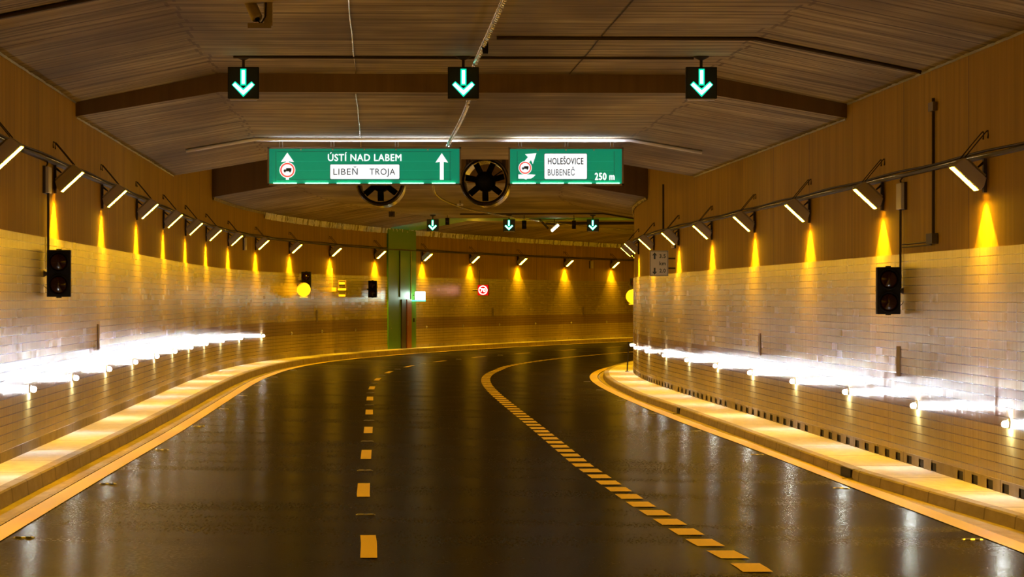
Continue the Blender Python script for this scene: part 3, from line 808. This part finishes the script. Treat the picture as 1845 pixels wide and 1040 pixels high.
def noentry(r, X, Z, cx, cy, R):
    q = MPP
    a = MB().ring(X(cx), Z(cy), 0, R * q, .004, .012).build('prohibition_disc', M['white'], r)
    MB().ring(X(cx), Z(cy), R * .72 * q, R * .91 * q, -.002, .004).build('red_ring', M['red'], a)
    t = MB(); k = R / 14.5
    def bx(x0, x1, y0, y1): t.prism([(X(cx + x0 * k), Z(cy + y1 * k)), (X(cx + x1 * k), Z(cy + y1 * k)), (X(cx + x1 * k), Z(cy + y0 * k)), (X(cx + x0 * k), Z(cy + y0 * k))], -.006, .003)
    bx(-2.4, 7.4, -3.6, 1.0); bx(-7.0, 7.0, .8, 2.4); bx(-6.4, -2.6, -1.2, .9)
    t.ring(X(cx - 4.6 * k), Z(cy + 3.0 * k), 0, 1.5 * k * q, -.007, .003, 14); t.ring(X(cx + 4.8 * k), Z(cy + 3.0 * k), 0, 1.5 * k * q, -.007, .003, 14)
    t.build('truck_pictogram', M['truck'], a)
def hangers(r, X, xs, h_, rz_top):
    for x in xs:
        for e in (-.03, .03):
            MB().box((X(x) + e, .25, h_ / 2 + (rz_top - h_ / 2) / 2 - .01), (.012, .05, rz_top - h_ / 2 + .02)).build('hanger', M['steel'], r)

r, X, Z, w_, h_ = sign_frame(482, 831, 265, 334, 'long backlit green sign reading ÚSTÍ NAD LABEM with LIBEŇ TROJA plate')
top = 5.44 - r.location.z
hangers(r, X, (505, 598, 714, 810), h_, top)
lett(r, X, Z, 'ÚSTÍ NAD LABEM', 591, 723, 278, 290, M['white'], .006, .0035)
pl = plate(r, X, Z, 595, 719.5, 296.5, 322.5)
lett(pl, X, Z, 'LIBEŇ', 600.6, 644.5, 304, 315, M['ink'], .001)
lett(pl, X, Z, 'TROJA', 666, 712, 304, 315, M['ink'], .001)
MB().prism([(X(517.7), Z(275)), (X(506), Z(292)), (X(515), Z(291)), (X(515), Z(296)), (X(520.5), Z(296)), (X(520.5), Z(291)), (X(529.5), Z(292))], .006, .012).build('short_arrow', M['white'], r)
MB().prism([(X(515), Z(320)), (X(520.5), Z(320)), (X(520.5), Z(324)), (X(515), Z(324))], .006, .012).build('arrow_stub', M['white'], r)
noentry(r, X, Z, 517.8, 306.5, 14.3)
MB().prism([(X(796), Z(276)), (X(784.5), Z(293)), (X(792.6), Z(291.5)), (X(792.6), Z(324)), (X(799.4), Z(324)), (X(799.4), Z(291.5)), (X(807.3), Z(293))], .006, .012).build('straight_arrow', M['white'], r)
sm = MB()
for y in (273.6, 323.4): sm.box((0, .012, Z(y)), (X(811) - X(497), .006, .006))
for x in (497, 811): sm.box((X(x), .012, 0), (.006, .006, h_ * .8))
sm.build('panel_seam', M['ink'], r)
sm = MB()
for y in (290.8, 307): sm.box((0, .0125, Z(y)), (X(811) - X(497), .005, .003))
sm.build('slat_seam', M['seam'], r)

r, X, Z, w_, h_ = sign_frame(916, 1123.5, 265.5, 334, 'shorter backlit green sign reading HOLEŠOVICE BUBENEČ and 250 m')
top = 5.44 - r.location.z
hangers(r, X, (937, 1021, 1103), h_, top)
pl = plate(r, X, Z, 981, 1057.5, 277, 322.5)
lett(pl, X, Z, 'HOLEŠOVICE', 987.5, 1051, 284.8, 296, M['ink'], .001, .0022)
lett(pl, X, Z, 'BUBENEČ', 987, 1035.5, 305, 316.2, M['ink'], .001)
lett(r, X, Z, '250 m', 1072, 1107, 312, 324, M['white'], .006, .006)
a = MB(); a.prism([(X(966.5), Z(276)), (X(946), Z(278)), (X(951.3), Z(283.2)), (X(942.5), Z(293.5)), (X(949.5), Z(297)), (X(956.8), Z(288.4)), (X(960), Z(295.8))], .006, .012)
a.build('diagonal_arrow', M['white'], r)
noentry(r, X, Z, 946.2, 302.5, 12)
MB().prism([(X(934), Z(314.5)), (X(957.5), Z(314.5)), (X(965), Z(315)), (X(961), Z(319)), (X(957), Z(321.5)), (X(949.5), Z(322)), (X(948), Z(324)), (X(944.5), Z(322)), (X(934), Z(321.8))], .006, .012).build('arrow_tail', M['white'], r)
sm = MB()
for x in (932, 1106.5): sm.box((X(x), .012, 0), (.006, .006, h_ * .8))
sm.box((0, .012, Z(324.6)), (X(1106) - X(932), .006, .006)); sm.build('panel_seam', M['ink'], r)
sm = MB()
for y in (291, 307.5): sm.box((0, .0125, Z(y)), (X(1106) - X(932), .005, .003))
sm.build('slat_seam', M['seam'], r)

# ------------------------------------------------------------------ conduits and cables under the ceiling
def cross_pipe(name, s, t0, t1, rr, m, label, cat, drop=.0):
    ts = [t0] + [t for t in (T1, T2) if t0 < t < t1] + [t1]; pts = []
    for a, b in zip(ts, ts[1:]):
        k = max(2, int((b - a) / .6)); pts += [P(s, a + (b - a) * i / k, cz(s, a + (b - a) * i / k) - rr - drop) for i in range(k)]
    pts.append(P(s, t1, cz(s, t1) - rr - drop))
    o = MB().tube(pts, rr, 10).build(name, m, None, True); return tag(o, label, cat)
cross_pipe('ceiling_conduit', 68.82, .9, 11.6, .040, M['tin'], 'bright silvery conduit crossing the ceiling just above the green signs', 'conduit')
cross_pipe('ceiling_conduit', 49.7, 2.7, 9.6, .020, M['steel'], 'thin dark conduit linking the tops of the near lane signals', 'conduit')
cross_pipe('ceiling_conduit', 45.8, 6.5, 12.4, .026, M['steel'], 'dark ceiling conduit from the black speaker to the right wall', 'conduit')
cross_pipe('ceiling_conduit', 38.2, 0.2, 4.5, .03, M['steel'], 'dark ceiling conduit at the top left corner of the picture', 'conduit')
cross_pipe('ceiling_conduit', 130.0, 4.5, 11.5, .03, M['steel'], 'dark conduit crossing the far ceiling behind the small signals', 'conduit')
cross_pipe('ceiling_beam', 146.0, 5.0, 12.3, .06, M['steel'], 'dark rail across the ceiling beyond the small signals', 'rail')
o = MB(); pts = {0: [], 1: []}
s = 22.0
while s < 200:
    z = min(5.40 if s > 50 else 5.74, cz(s, 6.3)) - .12
    if 52.5 < s <= 54: z = 5.32
    for j in (0, 1):
        q = s * 11.0 + j * PI
        pts[j].append(P(s, 6.32 + .028 * math.cos(q) + .01 * math.sin(s * .35), z + .028 * math.sin(q)))
    s += .12
for j in (0, 1): o.tube(pts[j], .013, 5)
tag(o.build('radio_cable', M['cable'], None, True), 'shiny twisted cable running along the middle of the ceiling', 'cable')
o = MB(); o.tube([P(s, 4.5 + .004 * math.sin(s), cz(s, 4.5) - .012) for s in frange(22, 53.4, .5)], .008, 5)
o.tube([P(s, 4.5 + .004 * math.sin(s), cz(s, 4.5) - .012) for s in frange(53.8, 79, .5)], .008, 5)
tag(o.build('thin_line', M['cable']), 'thin pale wire along the ceiling left of the middle signal', 'wire')
o = MB().tube([P(s, 7.95 + .006 * math.sin(s * .8), cz(s, 7.9) - .008) for s in frange(22, 53.4, .5)], .006, 5)  # tube added along the ceiling in place of a faint groove
tag(o.build('thin_line', M['steel']), 'thin dark tube standing in for a ceiling groove right of the middle signal', 'wire')

# ------------------------------------------------------------------ jet fans
def make_fan(label):
    r = thing('jet_fan', (0, 0, 0), 0, label, 'jet fan', 'jet fans')
    R = .585
    c = MB(); c.lathe((0, 0, 0), (0, 1, 0), [(-.02, R + .005), (.0, R + .02), (.05, R + .01), (.3, R + .012), (.32, R + .035), (.36, R + .035), (.38, R + .012), (2.9, R + .01), (2.95, R - .02), (2.9, R - .05), (.4, R - .07), (.1, R - .06), (-.02, R - .015), (-.02, R + .005)], 48)
    c.build('casing', M['casing'], r, True)
    h = MB(); h.lathe((0, 0, 0), (0, 1, 0), [(.12, .001), (.13, .09), (.18, .18), (.28, .24), (.40, .25), (1.2, .25), (1.25, .001)], 32); h.build('hub', M['black'], r, True)
    for k in range(7):
        a0 = 2 * PI * k / 7 + .25
        vs_ = []; n = 5
        for i in range(n):
            rr = .22 + (R - .09 - .22) * i / (n - 1); wd = .16 + .07 * i / (n - 1); tw = math.radians(62 - 22 * i / (n - 1))
            ct, stt = math.cos(a0), math.sin(a0)
            cpos = Vector((ct * rr, .42, stt * rr)); tang = Vector((-stt, 0, ct))
            for e in (-1, 1):
                for th_ in (-.012, .012):
                    vs_.append(cpos + tang * (e * wd / 2 * math.sin(tw)) + Vector((0, 1, 0)) * (e * wd / 2 * math.cos(tw) + th_))
        fs = []
        for i in range(n - 1):
            a = i * 4; b = a + 4
            fs += [(a, a + 2, b + 2, b), (a + 1, b + 1, b + 3, a + 3), (a, b, b + 1, a + 1), (a + 2, a + 3, b + 3, b + 2)]
        fs += [(0, 1, 3, 2), (4 * n - 4, 4 * n - 2, 4 * n - 1, 4 * n - 3)]
        MB().add(vs_, fs).build('blade', M['black'], r)
    for a in (.6, PI - .3, PI + .6):
        MB().tube([(math.cos(a) * .2, .9, math.sin(a) * .2), (math.cos(a) * .53, .9, math.sin(a) * .53)], .015).build('motor_strut', M['black'], r)
    for y in (.5, 2.4):
        for e in (-.45, .45): MB().box((e, y, .93), (.05, .08, 1.1)).build('hanger', M['steel'], r)
    return r
f0 = make_fan('dark jet fan hanging in the gap between the two green signs')
p = at(873, 326, 83.0); place(f0, p, -.02)
f1 = copy_tree(f0); f1['label'] = 'dark jet fan half hidden below the long green sign'
p = at(684.5, 326, 83.0); place(f1, p, .01)

# ------------------------------------------------------------------ cameras and small devices on the ceiling
def cctv(name, loc, rz, label, k, ceil_z, tilt=.5):
    r = thing(name, loc, rz, label, 'camera')
    MB().box((0, 0, 0), (.30 * k, .14 * k, .07 * k)).build('shelf', M['cam'], r)
    MB().box((.11 * k, .02, (ceil_z - loc[2]) / 2), (.11 * k, .10 * k, ceil_z - loc[2])).build('hanger_plate', M['cam'], r)
    R3 = Matrix.Rotation(.42, 3, 'Y').to_4x4()
    b = MB(); d = Vector((-.35, .55, .75)).normalized()
    a = Vector((-.03 * k, -.02, .09 * k)); b.lathe(a, d, [(0, .001), (0, .06 * k), (.02 * k, .075 * k), (.30 * k, .075 * k), (.33 * k, .085 * k), (.34 * k, .001)], 20)
    b.build('camera_body', M['cam'], r, True)
    MB().lathe(a, -d, [(0, .035 * k), (.012 * k, .03 * k), (.014 * k, .001)], 16).build('gland', M['black'], r)
    MB().tube([a - d * .01, a - d * .05 + Vector((.02 * k, 0, -.02)), Vector((.04 * k, -.08 * k, .05 * k)), Vector((.08 * k, -.07 * k, .12 * k)), Vector((.085 * k, -.05, .3 * k))], .010 * k, 8).build('lead', M['black'], r)
    return r
p = at(468, 47, 40.8); cctv('ceiling_camera', p, .0, 'brown surveillance camera on a bracket at the top left of the ceiling', .95, 5.74)
def gadget(px, py, Y, sx, sz, label, cat, m, ceil_z, name):
    p = at(px, py, Y); r = thing(name, p, 0, label, cat)
    MB().box((0, 0, 0), (sx, .16, sz)).build('body', m, r, bevel=.01)
    MB().cyl((0, -.10, 0), (0, -.08, 0), min(sx, sz) * .3, 12).build('front', M['lens_off'], r)
    MB().cyl((0, 0, sz / 2), (0, 0, ceil_z - p.z), .012).build('stem', M['steel'], r)
gadget(874.5, 86, 46.3, .08, .17, 'small black speaker hanging beside the twisted cable', 'speaker', M['black'], 5.74, 'ceiling_speaker')
gadget(829, 369, 112, .20, .07, 'small pale camera on the ceiling below the gap between signs', 'camera', M['board'], 5.4, 'ceiling_camera')
gadget(706, 386, 121, .22, .20, 'small dark camera on the ceiling below the long green sign', 'camera', M['steel'], 5.3, 'ceiling_camera')
gadget(806, 399, 131.6, .16, .28, 'small dark camera right of the left distant lane signal', 'camera', M['black'], 5.4, 'ceiling_camera')
gadget(944.5, 405, 131.6, .18, .34, 'small dark camera right of the middle distant lane signal', 'camera', M['black'], 5.4, 'ceiling_camera')
gadget(1034, 405, 131.6, .16, .34, 'small dark camera left of the right distant lane signal', 'camera', M['black'], 5.4, 'ceiling_camera')
p = at(999, 410, 137); r = thing('ceiling_floodlight', p, 0, 'small bright white floodlight tilted below the far ceiling', 'floodlight')
R3 = Matrix.Rotation(-math.radians(42), 3, 'Y')
hb = MB().box((0, .0, 0), (.42, .16, .10), R3); hs = hb.build('housing', M['housing'], r)
MB().box((.03, -.07, -.03), (.38, .10, .07), R3).build('glass', M['floodwhite'], hs)
st = MB(); st.tube([(-.25, .1, -.05), (-.62, .1, .34)], .05, 6); st.tube([(.0, .1, .0), (.0, .1, .38)], .02, 6); st.build('arm', M['steel'], r)
MB().box((-.1, .15, .36), (1.9, .3, .05)).build('mounting_rail', M['steel'], r)

# ------------------------------------------------------------------ wall signs
p = at(1187.5, 474.7, 82.0); s_, t_ = st_of(p.x, p.y)
r = thing('distance_board', p, 0, 'white rectangular board reading 3.5 km up and 2.0 km down on right wall', 'distance sign')
q = 82.0 / F
MB().box((0, .01, 0), (.455, .02, .635)).build('panel', M['board'], r)
b = MB(); 
for z in (-.300, .300): b.box((0, -.003, z), (.44, .006, .012))
for x in (-.213, .213): b.box((x, -.003, 0), (.012, .006, .61))
b.build('border', M['ink'], r)
for cz_, sgn in ((.185, 1), (-.195, -1)):
    MB().prism([(-.11, cz_ + sgn * .085), (-.17, cz_ + sgn * .01), (-.132, cz_ + sgn * .01), (-.132, cz_ - sgn * .085), (-.088, cz_ - sgn * .085), (-.088, cz_ + sgn * .01), (-.05, cz_ + sgn * .01)], -.006, .001).build('arrow', M['ink'], r)
text_mb('3.5', .01, .16, .135, .225, -.008, .003).build('lettering', M['ink'], r)
text_mb('km', .01, .16, -.045, .045, -.008, .003).build('lettering', M['ink'], r)
text_mb('2.0', .01, .16, -.225, -.135, -.008, .003).build('lettering', M['ink'], r)
MB().box((.30, .02, .12), (.20, .03, .04)).box((.30, .02, -.12), (.20, .03, .04)).build('bracket', M['steel'], r)

p = at(870.3, 523, 150.8); s_, t_ = st_of(p.x, p.y)
r = thing('speed_sign', p, -.18, 'glowing red and white speed limit 70 display on the far wall', 'speed sign')
MB().box((0, .08, 0), (.50, .14, .48)).build('housing', M['black'], r)
MB().box((0, -.004, 0), (.49, .02, .47)).build('display', M['redlit'], r)
MB().ring(0, 0, .165, .205, -.03, -.015).build('ring', M['whitelit'], r)
text_mb('70', -.115, .115, -.08, .08, -.022, .010).build('digits', M['whitelit'], r)
MB().tube([(-.2, .10, .24), (-.2, .10, .9)], .02).tube([(-.25, .1, .0), (-.5, .12, 0)], .03).build('bracket', M['steel'], r)

p = at(757, 534.5, 141.3)
r = thing('exit_sign', p, 0, 'glowing white and green emergency exit light beside the green panel', 'exit sign')
MB().box((0, .06, .03), (.42, .10, .36)).build('housing', M['exit'], r, bevel=.02)
MB().box((-.12, .05, -.175), (.70, .10, .06)).build('green_strip', M['exitgreen'], r)
MB().box((-.24, .10, .05), (.12, .04, .04)).build('bracket', M['steel'], r)
p, rz = left_at(140.6)
r = thing('door_1', p, rz, 'narrow double emergency door in the green panel', None); r['kind'] = 'structure'
MB().box((.09, -.42, 1.03), (.05, .80, 2.06)).build('door_leaf', M['doordark'], r)
MB().box((.11, .42, 1.03), (.06, .80, 2.06)).build('door_leaf', M['doorred'], r)
MB().box((.14, .10, 1.05), (.03, .04, .18)).build('door_handle', M['galv'], r)
o = MB().box((.09, 1.15, 1.18), (.05, .10, .16)).build('wall_button', M['steel']); p, rz = left_at(140.9); place(o, p, rz)
tag(o, 'small call button on the green panel right of the door', 'button')
o = MB().tube([(.09, 0, 4.1), (.09, 0, 2.05)], .02).build('drop_pipe', M['yellow']); place(o, *left_at(141.5)); tag(o, 'yellow-lit vertical pipe on the green panel above the exit sign', 'pipe')
o = MB().tube([(.09, 0, 4.1), (.09, 0, 2.15)], .02).build('drop_pipe', M['steel']); place(o, *left_at(139.5)); tag(o, 'dark vertical pipe on the green panel above the door', 'pipe')

# drain inlets in the right kerb
for s, lab in ((46.1, 'open drain inlet with a slanted lip in the near right kerb'), (71.5, 'narrow drain notch in the right kerb farther away')):
    t = KR(s); p = P(s, t, G(W)); r = thing('drain_inlet', p, -base(s)[2], lab, 'drain inlet')
    k = 1.0 if s < 60 else .5
    MB().box((-.012, .0, -.085), (.03, 1.0 * k, .15)).build('opening', M['slot'], r)
    MB().box((-.07, -.55 * k, -.125), (.16, .08, .02)).box((-.03, .0, -.165), (.20, 1.3 * k, .02)).build('lip', M['kerb'], r)
    MB().box((.05, .0, .004), (.14, 1.2 * k, .012)).build('cover', M['walk'], r)
print('objects', len(bpy.data.objects))
